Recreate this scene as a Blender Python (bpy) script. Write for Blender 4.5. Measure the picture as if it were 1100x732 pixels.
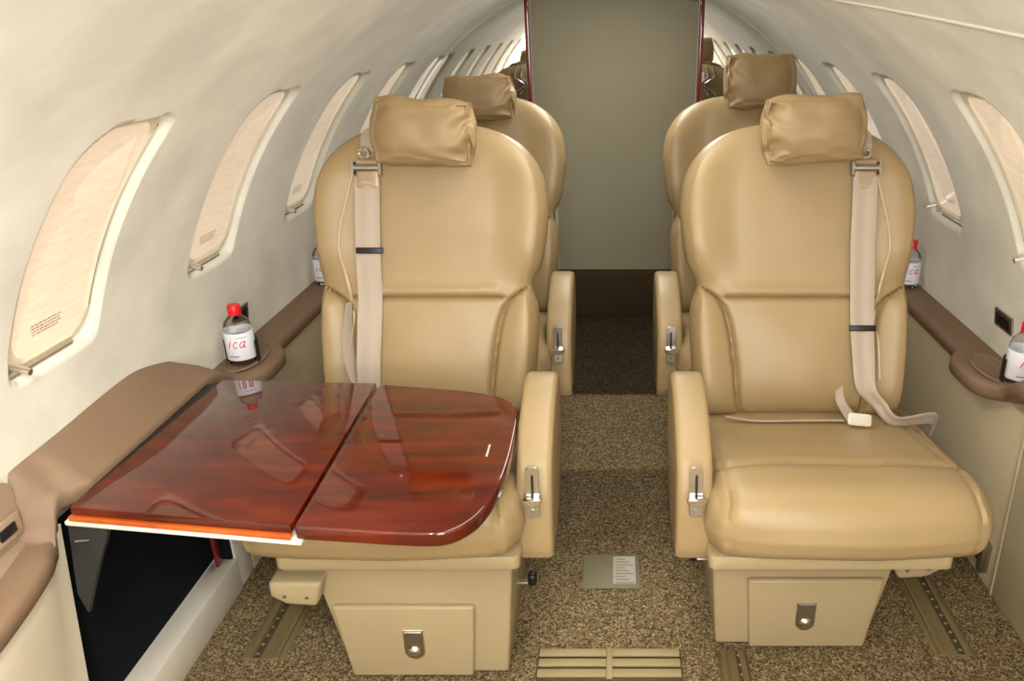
import bpy, bmesh, math, random
from mathutils import Vector, Matrix, noise
PI = math.pi
random.seed(7)
S = bpy.context.scene
for o in list(bpy.data.objects): bpy.data.objects.remove(o)
C = S.collection

# ------------------------------------------------------------ camera, world, lights, exposure
F, CX, VY, H = 850.0, 660.0, 20.0, 1.2
cam = bpy.data.cameras.new('camera')
cam.sensor_fit = 'HORIZONTAL'; cam.sensor_width = 36.0
cam.lens = F / 1100.0 * 36.0
cam.shift_x = (550.0 - CX) / 1100.0
cam.clip_start = 0.02
co = bpy.data.objects.new('camera', cam); C.objects.link(co)
co.location = (0, 0, H)
co.rotation_euler = (PI / 2 - math.atan2(366 - VY, F), 0, 0)
S.camera = co

W = bpy.data.worlds.new('world'); S.world = W; W.use_nodes = True
W.node_tree.nodes['Background'].inputs[0].default_value = (1.0, 0.93, 0.8, 1)
W.node_tree.nodes['Background'].inputs[1].default_value = 0.35

def light(name, kind, loc, power, color, size=.1, size_y=None, rot=(0, 0, 0)):
    l = bpy.data.lights.new(name, kind); l.energy = power; l.color = color
    if kind == 'AREA':
        l.size = size
        if size_y: l.shape = 'RECTANGLE'; l.size_y = size_y
    else: l.shadow_soft_size = size
    o = bpy.data.objects.new(name, l); C.objects.link(o)
    o.location = loc; o.rotation_euler = rot
    return o
light('camera_flash', 'POINT', (0.03, -0.02, 1.255), 7.0, (1.0, .97, .9), .012)
light('forward_ceiling_lamp', 'AREA', (-.15, -.25, 1.325), 10, (1.0, .985, .94), .5, .9)
light('left_near_fill', 'AREA', (-.40, .30, 1.235), 8.0, (1.0, .995, .96), .07, .12, (0, math.radians(35), 0))  # unseen light added to overbrighten the near left wall
light('cabin_ceiling_lamp', 'AREA', (0, 1.25, 1.335), 4.5, (1.0, .985, .93), .28, 1.2)
light('aft_ceiling_lamp', 'AREA', (0, 2.55, 1.335), 4.2, (1.0, .985, .93), .28, .7)
light('behind_camera_fill', 'AREA', (.25, -1.2, .8), 14, (.98, .99, 1.0), .7, .9, (PI/2, 0, math.radians(12)))  # unseen fill light added behind the camera; no doorway is built
S.view_settings.view_transform = 'Standard'; S.view_settings.look = 'None'
S.view_settings.exposure = 0.98; S.view_settings.gamma = 1.0
S.view_settings.use_curve_mapping = False

# ------------------------------------------------------------ materials
def lin(r, g, b):
    f = lambda c: (c/255/12.92) if c/255 <= .04045 else ((c/255+.055)/1.055)**2.4
    return (f(r), f(g), f(b), 1)
def mat(name, col, rough=.5, metal=0, bump=0, scale=200, var=0, vscale=8, coat=0, trans=0, spec=.5, detail=3, ior=1.45, sheen=0):
    m = bpy.data.materials.new(name); m.use_nodes = True
    n = m.node_tree.nodes; L = m.node_tree.links; b = n['Principled BSDF']
    b.inputs['Base Color'].default_value = col
    b.inputs['Roughness'].default_value = rough; b.inputs['Metallic'].default_value = metal
    b.inputs['Coat Weight'].default_value = coat; b.inputs['Coat Roughness'].default_value = .03
    b.inputs['Transmission Weight'].default_value = trans; b.inputs['IOR'].default_value = ior
    b.inputs['Specular IOR Level'].default_value = spec; b.inputs['Sheen Weight'].default_value = sheen
    tc = n.new('ShaderNodeTexCoord')
    if bump:
        t = n.new('ShaderNodeTexNoise'); t.inputs['Scale'].default_value = scale; t.inputs['Detail'].default_value = detail
        bp = n.new('ShaderNodeBump'); bp.inputs['Strength'].default_value = bump; bp.inputs['Distance'].default_value = .001
        L.new(tc.outputs['Object'], t.inputs['Vector']); L.new(t.outputs['Fac'], bp.inputs['Height']); L.new(bp.outputs['Normal'], b.inputs['Normal'])
    if var:
        t = n.new('ShaderNodeTexNoise'); t.inputs['Scale'].default_value = vscale; t.inputs['Detail'].default_value = 5
        r = n.new('ShaderNodeValToRGB'); r.color_ramp.elements[0].position = .3; r.color_ramp.elements[1].position = .7
        r.color_ramp.elements[0].color = tuple(c*(1-var) for c in col[:3])+(1,)
        r.color_ramp.elements[1].color = tuple(min(1, c*(1+var)) for c in col[:3])+(1,)
        L.new(tc.outputs['Object'], t.inputs['Vector']); L.new(t.outputs['Fac'], r.inputs['Fac']); L.new(r.outputs['Color'], b.inputs['Base Color'])
    return m
M = {}
M['leather'] = mat('tan_leather', lin(152, 130, 93), .36, bump=.25, scale=900, var=.05, vscale=6, spec=.5)
M['pillow'] = mat('pillow_leather', lin(146, 123, 88), .42, bump=.25, scale=900, var=.07, vscale=20, spec=.4)
M['seatplastic'] = mat('tan_shell', lin(158, 141, 108), .45, bump=.1, scale=600, var=.03)
M['piping'] = mat('lit_piping', lin(182, 162, 126), .35)  # leather highlight put into a paler colour
M['ledge'] = mat('brown_leather', lin(124, 100, 78), .6, bump=.3, scale=900, var=.05, vscale=9)
M['dish'] = mat('light_brown_leather', lin(152, 130, 106), .6, bump=.3, scale=900, var=.05)
M['suede'] = mat('ivory_suede', lin(219, 215, 200), .95, bump=.4, scale=350, var=.12, vscale=6.5, spec=.15, sheen=.15)
M['panel'] = mat('beige_side_panel', lin(184, 168, 136), .7, bump=.2, scale=500, var=.04, vscale=7)
M['ivory'] = mat('ivory_panel', lin(208, 197, 174), .75, bump=.2, scale=700, var=.04, vscale=12)
M['frame'] = mat('cream_bezel', lin(230, 218, 190), .4)
M['strip'] = mat('cream_strip', lin(212, 205, 190), .5)
M['chrome'] = mat('chrome', (.75, .73, .70, 1), .18, 1)
M['dchrome'] = mat('satin_metal', (.44, .41, .37, 1), .32, 1)
M['pin'] = mat('pin_metal', (.75, .70, .60, 1), .38, 1)
M['black'] = mat('black_plastic', (.008, .008, .008, 1), .4)
M['cavity'] = mat('dark_liner', (.006, .007, .010, 1), .9, spec=.1)
M['armmetal'] = mat('dark_bracket', (.03, .03, .03, 1), .45, .3)
M['belt'] = mat('belt_webbing', lin(172, 156, 140), .5, bump=.5, scale=1500, spec=.5, sheen=.2)
M['buckle'] = mat('beige_buckle', lin(168, 144, 116), .35, .2)
M['red'] = mat('red_cap', lin(225, 20, 35), .35)
M['label'] = mat('label_paper', lin(232, 232, 238), .45)
M['labelblue'] = mat('label_blue', lin(90, 110, 170), .5)
M['labelred'] = mat('label_red', lin(205, 35, 60), .5)
M['brass'] = mat('rail_metal', lin(134, 119, 84), .45, .5)
M['raildark'] = mat('rail_groove', lin(70, 60, 35), .6)
M['vent'] = mat('vent_metal', lin(150, 134, 96), .5)
M['plate'] = mat('olive_plate', lin(118, 112, 84), .5, .2)
M['platelabel'] = mat('silver_label', lin(165, 158, 145), .5)
M['redwood'] = mat('red_wood', lin(105, 25, 25), .2, coat=.8)
M['door'] = mat('grey_door', lin(138, 131, 108), .75, bump=.3, scale=300, var=.04, vscale=3)
M['doorrim'] = mat('door_edge', lin(172, 166, 146), .6)
M['print'] = mat('placard_print', lin(120, 95, 70), .6)
M['dark'] = mat('dark_carpet', lin(60, 50, 34), .95, bump=.6, scale=500, var=.25, vscale=300, spec=.05)
M['mirror'] = mat('mirror_glass', (.86, .87, .86, 1), .02, 1)
M['gap'] = mat('dark_gap', (.012, .01, .008, 1), .7)
M['wash'] = mat('water', (.97, .98, .98, 1), .03, trans=1, ior=1.33)
M['pet'] = mat('clear_plastic', (.97, .98, .98, 1), .05, trans=1, ior=1.15)

def wood(name, cols):
    m = bpy.data.materials.new(name); m.use_nodes = True
    n = m.node_tree.nodes; L = m.node_tree.links; b = n['Principled BSDF']
    tc = n.new('ShaderNodeTexCoord'); mp = n.new('ShaderNodeMapping'); mp.inputs['Scale'].default_value = (3, 13, 3); mp.inputs['Rotation'].default_value = (0, 0, .1)
    t = n.new('ShaderNodeTexNoise'); t.inputs['Scale'].default_value = 2.2; t.inputs['Detail'].default_value = 4; t.inputs['Distortion'].default_value = .4
    r = n.new('ShaderNodeValToRGB'); e = r.color_ramp.elements
    e[0].position = .22; e[0].color = cols[0]; e[1].position = .80; e[1].color = cols[2]; k = e.new(.5); k.color = cols[1]
    L.new(tc.outputs['Object'], mp.inputs[0]); L.new(mp.outputs[0], t.inputs[0]); L.new(t.outputs['Fac'], r.inputs[0]); L.new(r.outputs[0], b.inputs['Base Color'])
    b.inputs['Roughness'].default_value = .3; b.inputs['Coat Weight'].default_value = 1; b.inputs['Coat Roughness'].default_value = .015; b.inputs['Coat IOR'].default_value = 1.62; b.inputs['Specular IOR Level'].default_value = .05
    return m
M['mahogany'] = wood('mahogany', [lin(52, 9, 3), lin(76, 18, 5), lin(104, 31, 8)])
M['woodedge_glow'] = wood('mahogany_edge_glow', [lin(150, 62, 18), lin(190, 88, 28), lin(210, 110, 40)])  # orange glow of backlit varnish painted into the wood colour

def carpet():
    m = bpy.data.materials.new('speckled_carpet'); m.use_nodes = True
    n = m.node_tree.nodes; L = m.node_tree.links; b = n['Principled BSDF']
    tc = n.new('ShaderNodeTexCoord')
    v = n.new('ShaderNodeTexVoronoi'); v.inputs['Scale'].default_value = 300; v.inputs['Randomness'].default_value = 1
    r = n.new('ShaderNodeValToRGB'); r.color_ramp.interpolation = 'CONSTANT'; e = r.color_ramp.elements
    sp = n.new('ShaderNodeSeparateColor')
    L.new(tc.outputs['Object'], v.inputs['Vector']); L.new(v.outputs['Color'], sp.inputs[0]); L.new(sp.outputs[0], r.inputs[0])
    cols = [(0, lin(72, 61, 44)), (.2, lin(100, 87, 62)), (.42, lin(126, 107, 80)), (.6, lin(144, 122, 96)), (.78, lin(108, 102, 68)), (.9, lin(166, 145, 117))]
    e[0].color = cols[0][1]; e[1].position = cols[1][0]; e[1].color = cols[1][1]
    for p, c in cols[2:]: k = e.new(p); k.color = c
    # carpet colour multiplied darker in cross bands and toward the aft end
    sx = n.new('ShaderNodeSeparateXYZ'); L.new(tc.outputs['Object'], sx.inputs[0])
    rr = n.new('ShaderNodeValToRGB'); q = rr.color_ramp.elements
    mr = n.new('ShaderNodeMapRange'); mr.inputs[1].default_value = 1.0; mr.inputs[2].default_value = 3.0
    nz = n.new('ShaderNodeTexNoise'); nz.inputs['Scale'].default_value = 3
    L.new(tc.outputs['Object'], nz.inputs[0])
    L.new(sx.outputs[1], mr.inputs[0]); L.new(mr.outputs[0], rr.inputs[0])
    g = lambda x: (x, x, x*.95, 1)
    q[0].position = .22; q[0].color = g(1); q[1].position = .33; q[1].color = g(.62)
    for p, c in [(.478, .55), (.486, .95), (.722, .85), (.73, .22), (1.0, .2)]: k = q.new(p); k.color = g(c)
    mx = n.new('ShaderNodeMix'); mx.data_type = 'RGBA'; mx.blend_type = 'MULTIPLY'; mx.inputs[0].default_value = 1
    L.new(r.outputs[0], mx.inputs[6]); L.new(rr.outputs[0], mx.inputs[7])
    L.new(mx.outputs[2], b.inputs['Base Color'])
    bp = n.new('ShaderNodeBump'); bp.inputs['Strength'].default_value = .6; bp.inputs['Distance'].default_value = .003
    L.new(v.outputs['Distance'], bp.inputs['Height']); L.new(bp.outputs[0], b.inputs['Normal'])
    b.inputs['Roughness'].default_value = 1; b.inputs['Specular IOR Level'].default_value = .05
    return m
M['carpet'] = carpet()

def shade_mat():
    m = mat('pleated_shade', lin(228, 204, 172), .22, coat=.35, var=0)
    n = m.node_tree.nodes; L = m.node_tree.links; b = n['Principled BSDF']
    tc = n.new('ShaderNodeTexCoord'); mp = n.new('ShaderNodeMapping'); mp.inputs['Scale'].default_value = (1, 6, 40)
    t = n.new('ShaderNodeTexNoise'); t.inputs['Scale'].default_value = 4; t.inputs['Detail'].default_value = 3
    r = n.new('ShaderNodeValToRGB'); r.color_ramp.elements[0].position = .3; r.color_ramp.elements[1].position = .7
    r.color_ramp.elements[0].color = lin(226, 200, 166); r.color_ramp.elements[1].color = lin(236, 216, 188)
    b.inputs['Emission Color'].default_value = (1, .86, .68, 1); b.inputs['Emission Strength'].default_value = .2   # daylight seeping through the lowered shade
    L.new(tc.outputs['Object'], mp.inputs[0]); L.new(mp.outputs[0], t.inputs[0]); L.new(t.outputs['Fac'], r.inputs[0]); L.new(r.outputs[0], b.inputs['Base Color'])
    return m
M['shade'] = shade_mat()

# ------------------------------------------------------------ helpers
def link(o, parent=None, m=None):
    C.objects.link(o)
    if parent: o.parent = parent
    if m and o.type == 'MESH': o.data.materials.append(M[m] if isinstance(m, str) else m)
    return o
def empty(name, loc=(0, 0, 0), rz=0):
    o = bpy.data.objects.new(name, None); o.location = loc; o.rotation_euler = (0, 0, rz); o.empty_display_size = .05
    C.objects.link(o); return o
def tag(o, label, cat, group=None):
    o['label'] = label; o['category'] = cat
    if group: o['group'] = group
    return o
def struct(o): o['kind'] = 'structure'; return o
def fin(name, bm, m=None, parent=None, ang=35, smooth=True):
    bmesh.ops.recalc_face_normals(bm, faces=bm.faces)
    if smooth:
        for f in bm.faces: f.smooth = True
        a = math.radians(ang)
        for e in bm.edges:
            if len(e.link_faces) == 2 and e.calc_face_angle(0) > a: e.smooth = False
    me = bpy.data.meshes.new(name); bm.to_mesh(me); bm.free()
    return link(bpy.data.objects.new(name, me), parent, m)
def bevel_sharp(bm, w, seg=3, ang=30):
    if w <= 0: return
    es = [e for e in bm.edges if len(e.link_faces) == 2 and e.calc_face_angle(0) > math.radians(ang)]
    bmesh.ops.bevel(bm, geom=es, offset=w, segments=seg, affect='EDGES', profile=.5, clamp_overlap=True)
def add_box(bm, x0, x1, y0, y1, z0, z1):
    r = bmesh.ops.create_cube(bm, size=1)
    for v in r['verts']:
        v.co = Vector((x0+(v.co.x+.5)*(x1-x0), y0+(v.co.y+.5)*(y1-y0), z0+(v.co.z+.5)*(z1-z0)))
    return r['verts']
def box(name, x0, x1, y0, y1, z0, z1, m, parent=None, bev=.003, seg=2):
    bm = bmesh.new(); add_box(bm, x0, x1, y0, y1, z0, z1); bevel_sharp(bm, bev, seg)
    return fin(name, bm, m, parent)
def add_prism(bm, pts, axis, a, b):
    """pts 2D; axis 'x': pts=(y,z); 'y': pts=(x,z); 'z': pts=(x,y)"""
    def mk(p, t):
        return {'x': (t, p[0], p[1]), 'y': (p[0], t, p[1]), 'z': (p[0], p[1], t)}[axis]
    A = [bm.verts.new(mk(p, a)) for p in pts]; B = [bm.verts.new(mk(p, b)) for p in pts]
    bm.faces.new(A); bm.faces.new(B[::-1]); n = len(pts)
    for i in range(n): bm.faces.new((A[i], B[i], B[(i+1) % n], A[(i+1) % n]))
def prism(name, pts, axis, a, b, m, parent=None, bev=.003, seg=2, ang=30):
    bm = bmesh.new(); add_prism(bm, pts, axis, a, b); bmesh.ops.recalc_face_normals(bm, faces=bm.faces)
    bevel_sharp(bm, bev, seg, ang)
    return fin(name, bm, m, parent)
def rrect(x0, x1, y0, y1, r, n=6):
    out = []
    for cx, cy, a in ((x1-r, y1-r, 0), (x0+r, y1-r, 90), (x0+r, y0+r, 180), (x1-r, y0+r, 270)):
        for k in range(n+1):
            t = math.radians(a + 90*k/n); out.append((cx+r*math.cos(t), cy+r*math.sin(t)))
    return out
def add_tube(bm, pts, rad, n=10, cap=True):
    pts = [Vector(p) for p in pts]; rings = []
    up = Vector((0, 0, 1))
    for i, p in enumerate(pts):
        d = (pts[min(i+1, len(pts)-1)] - pts[max(i-1, 0)]).normalized()
        u = d.cross(up)
        if u.length < .05: u = d.cross(Vector((1, 0, 0)))
        u.normalize(); w = d.cross(u)
        r = rad[i] if isinstance(rad, (list, tuple)) else rad
        rings.append([bm.verts.new(p + (u*math.cos(2*PI*k/n)+w*math.sin(2*PI*k/n))*r) for k in range(n)])
    for a, b in zip(rings, rings[1:]):
        for k in range(n): bm.faces.new((a[k], a[(k+1) % n], b[(k+1) % n], b[k]))
    if cap: bm.faces.new(rings[0][::-1]); bm.faces.new(rings[-1])
def tube(name, pts, rad, m, parent=None, n=10):
    bm = bmesh.new(); add_tube(bm, pts, rad, n); return fin(name, bm, m, parent)
def lathe(name, prof, m, parent=None, n=32, loc=(0, 0, 0)):
    bm = bmesh.new(); rings = []
    for r, z in prof:
        if r < 1e-6: rings.append([bm.verts.new((0, 0, z))])
        else: rings.append([bm.verts.new((r*math.cos(2*PI*k/n), r*math.sin(2*PI*k/n), z)) for k in range(n)])
    for a, b in zip(rings, rings[1:]):
        for k in range(n):
            q = [a[k % len(a)], a[(k+1) % len(a)], b[(k+1) % len(b)], b[k % len(b)]]
            q = list(dict.fromkeys(q))
            if len(q) > 2: bm.faces.new(q)
    for v in bm.verts: v.co += Vector(loc)
    return fin(name, bm, m, parent, 50)
def sbox(name, dim, r, n, m, parent=None, deform=None, mtx=None):
    """rounded box, dense, deform(p, (u,v,w) in -1..1) -> p"""
    bm = bmesh.new(); bmesh.ops.create_cube(bm, size=2)
    bmesh.ops.subdivide_edges(bm, edges=bm.edges[:], cuts=n, use_grid_fill=True)
    hx, hy, hz = dim[0]/2, dim[1]/2, dim[2]/2
    rr = r if isinstance(r, (tuple, list)) else (r, r, r)
    for v in bm.verts:
        u = Vector(v.co)
        # smarter spacing near the edges
        q = Vector([math.sin(c*PI/2)*.5 + c*.5 for c in u])
        p = Vector((q.x*hx, q.y*hy, q.z*hz))
        inn = Vector((max(-hx+rr[0], min(hx-rr[0], p.x)), max(-hy+rr[1], min(hy-rr[1], p.y)), max(-hz+rr[2], min(hz-rr[2], p.z))))
        d = Vector(((p.x-inn.x)/rr[0], (p.y-inn.y)/rr[1], (p.z-inn.z)/rr[2]))
        if d.length > 1e-9:
            mx = max(abs(d.x), abs(d.y), abs(d.z)); d = d.normalized()*mx
            p = inn + Vector((d.x*rr[0], d.y*rr[1], d.z*rr[2]))
        if deform: p = deform(p, q)
        if mtx: p = mtx @ p
        v.co = p
    return fin(name, bm, m, parent, 60)
def sstep(a, b, x):
    t = max(0, min(1, (x-a)/(b-a))); return t*t*(3-2*t)
def interp(tab, x):
    """monotone cubic through a table"""
    n = len(tab)
    if x <= tab[0][0]: return tab[0][1]
    if x >= tab[-1][0]: return tab[-1][1]
    sl = lambda i: (tab[i+1][1]-tab[i][1])/(tab[i+1][0]-tab[i][0])
    def tg(i):
        if i == 0: return sl(0)
        if i == n-1: return sl(n-2)
        a, b = sl(i-1), sl(i)
        return 0 if a*b <= 0 else 2*a*b/(a+b)
    for i in range(n-1):
        if x <= tab[i+1][0]:
            h = tab[i+1][0]-tab[i][0]; t = (x-tab[i][0])/h; t2 = t*t; t3 = t2*t
            return (2*t3-3*t2+1)*tab[i][1]+(t3-2*t2+t)*h*tg(i)+(-2*t3+3*t2)*tab[i+1][1]+(t3-t2)*h*tg(i+1)
def spline(pts, n=10):
    """Catmull-Rom through points"""
    P = [Vector(p) for p in pts]; P = [P[0]*2-P[1]]+P+[P[-1]*2-P[-2]]; out = []
    for i in range(1, len(P)-2):
        for k in range(n):
            t = k/n; a, b, c, d = P[i-1:i+3]
            out.append(.5*((2*b)+(-a+c)*t+(2*a-5*b+4*c-d)*t*t+(-a+3*b-3*c+d)*t**3))
    out.append(P[-2]); return out
def ribbon(name, pts, sides, wid, th, m, parent=None, seg=6, fold=0):
    """strap: centre pts, side (width) vectors, thickness"""
    P = spline(pts, seg); Sd = spline(sides, seg); n = len(P)
    Wd = wid if isinstance(wid, (list, tuple)) else [wid]*len(pts)
    Wd = [w.x for w in spline([(w, 0, 0) for w in Wd], seg)]
    bm = bmesh.new(); rings = []; K = 8
    for i in range(n):
        d = (P[min(i+1, n-1)]-P[max(i-1, 0)]).normalized(); s = Sd[i].normalized(); nn = s.cross(d).normalized()
        ring = []
        for k in range(K+1):
            u = -1+2*k/K; ring.append(P[i]+s*u*Wd[i]/2+nn*(th/2+fold*(math.cos(u*PI*1.5))))
        for k in range(K, -1, -1):
            u = -1+2*k/K; ring.append(P[i]+s*u*Wd[i]/2+nn*(-th/2+fold*(math.cos(u*PI*1.5))))
        rings.append([bm.verts.new(p) for p in ring])
    L = len(rings[0])
    for a, b in zip(rings, rings[1:]):
        for k in range(L): bm.faces.new((a[k], a[(k+1) % L], b[(k+1) % L], b[k]))
    bm.faces.new(rings[0][::-1]); bm.faces.new(rings[-1])
    return fin(name, bm, m, parent, 50)

# ------------------------------------------------------------ cabin shell
R0, ZC = .90, .443
YB = 3.24      # mirror bulkhead
YF = -1.6      # forward end of the cabin
def shell(th, Y, dr=0, side=1):
    r = R0+dr; return Vector((side*r*math.cos(th), Y, ZC+r*math.sin(th)))
# windows: centre (Y, s), half sizes; s is the arc length from the springing line
WS = .487; WHY, WHS, WRC = .098, .203, .042
WL = [1.112 + .505*k for k in range(-4, 5)]; WL = [y for y in WL if y < 3.15 and y > YF+.2]
WR = [1.500 + .503*k for k in range(-5, 4)]; WR = [y for y in WR if y < 3.15 and y > YF+.2]
def sd_win(dy, ds, hy=WHY, hs=WHS, r=WRC):
    if dy < 0 and ds > 0: r = .075
    qx, qy = abs(dy)-hy+r, abs(ds)-hs+r
    return math.hypot(max(qx, 0), max(qy, 0)) + min(max(qx, qy), 0) - r
def recess(Y, s, wins, flare):
    # flare is wider on the aft side, where the reveal is seen
    for yc in wins:
        if abs(Y-yc) < WHY+.08:
            d = sd_win(Y-yc, s-WS)
            dy, ds = Y-yc, s-WS
            aft = sstep(WHY-.03, WHY, dy)*(1-sstep(WHS-.012, WHS+.01, ds))
            w = .005+(.014-.005)*aft + .010*sstep(WHS-.03, WHS, -ds)
            if d < -.004: return .036
            if d < w:
                t = max(d, 0)/w; e = (1-t) if t < .8 else .2*(1-sstep(0, 1, (t-.8)/.2))*1.0
                return .028*e + (.008*sstep(0, 1, -d/.004) if d < 0 else 0)
    return 0
def wall(name, side, wins, thmax):
    bm = bmesh.new(); ys = []
    y = YF
    while y < YB+.001:
        near = min(abs(abs(y-w)-WHY) for w in wins)
        ys.append(y); y += .0025 if near < .035 else .012
    ys.append(YB)
    th0 = math.radians(-8)
    ns = 130; grid = []
    for y in ys:
        tm = thmax(y); row = []
        for k in range(ns+1):
            th = th0+(tm-th0)*k/ns
            dr = recess(y, R0*th, wins, .034)
            row.append(bm.verts.new(shell(th, y, dr, side)))
        grid.append(row)
    for a, b in zip(grid, grid[1:]):
        for k in range(ns): bm.faces.new((a[k], a[k+1], b[k+1], b[k]))
    o = fin(name, bm, 'suede', None, 75); struct(o); return o
seamR = lambda y: math.radians(max(50, min(80, 55+(y-1.07)*10.9)))
seamL = lambda y: math.radians(60)
wall('wall_left', -1, WL, seamL)
wall('wall_right', 1, WR, seamR)
bm = bmesh.new(); rows = []
for i in range(0, 121):
    y = YF+(YB-YF)*i/120; a, b = seamR(y), PI-seamL(y)
    rows.append([bm.verts.new((R0*math.cos(a+(b-a)*k/40), y, ZC+R0*math.sin(a+(b-a)*k/40))) for k in range(41)])
for a, b in zip(rows, rows[1:]):
    for k in range(40): bm.faces.new((a[k], a[k+1], b[k+1], b[k]))
struct(fin('ceiling', bm, 'suede'))
# thin bright bead where the headliner panel meets the right side panel
bm = bmesh.new(); add_tube(bm, [shell(seamR(y), y, -.001) for y in [YF+(YB-YF)*i/60 for i in range(61)]], .0028, 8)
struct(fin('trim_1', bm, 'strip'))

# floor
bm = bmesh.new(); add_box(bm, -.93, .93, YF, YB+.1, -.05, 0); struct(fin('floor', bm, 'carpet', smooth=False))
# forward end wall behind the camera (seen only in the mirror)
bm = bmesh.new(); pts = [(R0*math.cos(math.radians(a)), ZC+R0*math.sin(math.radians(a))) for a in range(-29, 210, 6)]
add_prism(bm, pts, 'y', YF-.04, YF); struct(fin('wall_front', bm, 'ivory', smooth=False))

# aft bulkhead: mirror panels either side of the door
def jamb(z):   # half width of the doorway with height
    return interp([(0, .245), (.55, .248), (.85, .322), (1.4, .325)], z)
FRW = .016
for sgn, nm in ((-1, 'wall_back'), (1, 'wall_back')):
    bm = bmesh.new()
    pts = []
    zs = [0.0+.05*k for k in range(27)]
    zs = [z for z in zs if z < 1.27]
    inner = [(jamb(z)+FRW, z) for z in zs]
    zt = ZC+math.sqrt(R0**2-(jamb(1.2)+FRW)**2)
    inner.append((jamb(1.3)+FRW, zt))
    a0 = math.asin((zt-ZC)/R0)
    outer = [(R0*math.cos(a0+(math.radians(-29)-a0)*k/24), ZC+R0*math.sin(a0+(math.radians(-29)-a0)*k/24)) for k in range(1, 25)]
    pts = [(sgn*x, z) for x, z in inner+outer]
    add_prism(bm, pts, 'y', YB, YB+.012)
    o = fin(nm, bm, 'mirror', smooth=False); struct(o)
# door
door = struct(empty('door_1', (0, YB+.05, .2)))
zs = [.2+.04*k for k in range(29)]
prof = [(jamb(z), z-.2) for z in zs]
dp = [(-x+.001, z) for x, z in prof] + [(x-.001, z) for x, z in prof[::-1]]
prism('door_panel', dp, 'y', -.02, .0, 'door', door, 0)
lp = [(-jamb(z)+.001, z-.2) for z in zs if z < .52] + [(-jamb(z)+.012, z-.2) for z in zs[::-1] if z < .52]
prism('door_edge_strip', lp, 'y', -.026, -.0205, 'doorrim', door, .001)
box('door_corner_patch', .285, .318, -.026, -.0205, 1.062, 1.10, 'plate', door, .002)
box('door_corner_patch', -.318, -.285, -.026, -.0205, 1.072, 1.10, 'plate', door, .002)
fr = struct(empty('trim_2', (0, YB, .2)))
for sgn in (-1, 1):
    zz = [.0+.04*k for k in range(32)]+[1.283]
    p = [(sgn*jamb(z), z-.2) for z in zz]+[(sgn*(jamb(z)+FRW), z-.2) for z in zz[::-1]]
    prism('jamb', p, 'y', -.012, .06, 'redwood', fr, .002)
# dark carpeted riser under the door
struct(box('trim_3', -.244, .244, YB-.02, YB+.07, .001, .199, 'dark', None, .004))

# windows
def patch(name, hy, hs, r, dr, m, parent, yc, side, inner=None, thick=.004, n=10, dy=0):
    """curved rounded-rect sheet (or ring when inner given) following the shell"""
    bm = bmesh.new()
    def outl(hy, hs, r):
        o = []
        for sx_, sy_, a in ((1, 1, 0), (-1, 1, 90), (-1, -1, 180), (1, -1, 270)):
            q_ = .075 if (sx_ < 0 and sy_ > 0) else r
            for k in range(n+1):
                t = math.radians(a+90*k/n); o.append((sx_*(hy-q_)+q_*math.cos(t), sy_*(hs-q_)+q_*math.sin(t)))
        # subdivide long sides
        out = []
        for i, p in enumerate(o):
            q = o[(i+1) % len(o)]; L = math.hypot(q[0]-p[0], q[1]-p[1]); k = max(1, int(L/.012))
            for j in range(k): out.append((p[0]+(q[0]-p[0])*j/k, p[1]+(q[1]-p[1])*j/k))
        return out
    O = outl(hy, hs, r)
    pos = lambda p, d: shell((WS+p[1])/R0, yc+dy+p[0], d, side)
    if inner:
        k = inner
        I = [(p[0]*(hy-k)/hy, p[1]*(hs-k)/hs) for p in O]
        loops = [[bm.verts.new(pos(p, dr+thick)) for p in O], [bm.verts.new(pos(p, dr)) for p in O],
                 [bm.verts.new(pos(((p[0]+q[0])/2, (p[1]+q[1])/2), dr-.003)) for p, q in zip(O, I)],
                 [bm.verts.new(pos(p, dr)) for p in I], [bm.verts.new(pos(p, dr+thick)) for p in I]]
        L = len(O)
        for a, b in zip(loops, loops[1:]+loops[:1]):
            for i in range(L): bm.faces.new((a[i], a[(i+1) % L], b[(i+1) % L], b[i]))
    else:
        # concentric rings so it follows the curve
        K = 12; rings = []
        for j in range(K, 0, -1):
            rings.append([bm.verts.new(pos((p[0]*j/K, p[1]*j/K), dr)) for p in O])
        L = len(O)
        for a, b in zip(rings, rings[1:]):
            for i in range(L): bm.faces.new((a[i], a[(i+1) % L], b[(i+1) % L], b[i]))
        bm.faces.new(rings[-1])
        base = [bm.verts.new(pos(p, dr+thick)) for p in O]
        for i in range(L): bm.faces.new((rings[0][i], rings[0][(i+1) % L], base[(i+1) % L], base[i]))
        bm.faces.new(base[::-1])
    for v in bm.verts: v.co -= parent.location
    return fin(name, bm, m, parent, 40)
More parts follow.
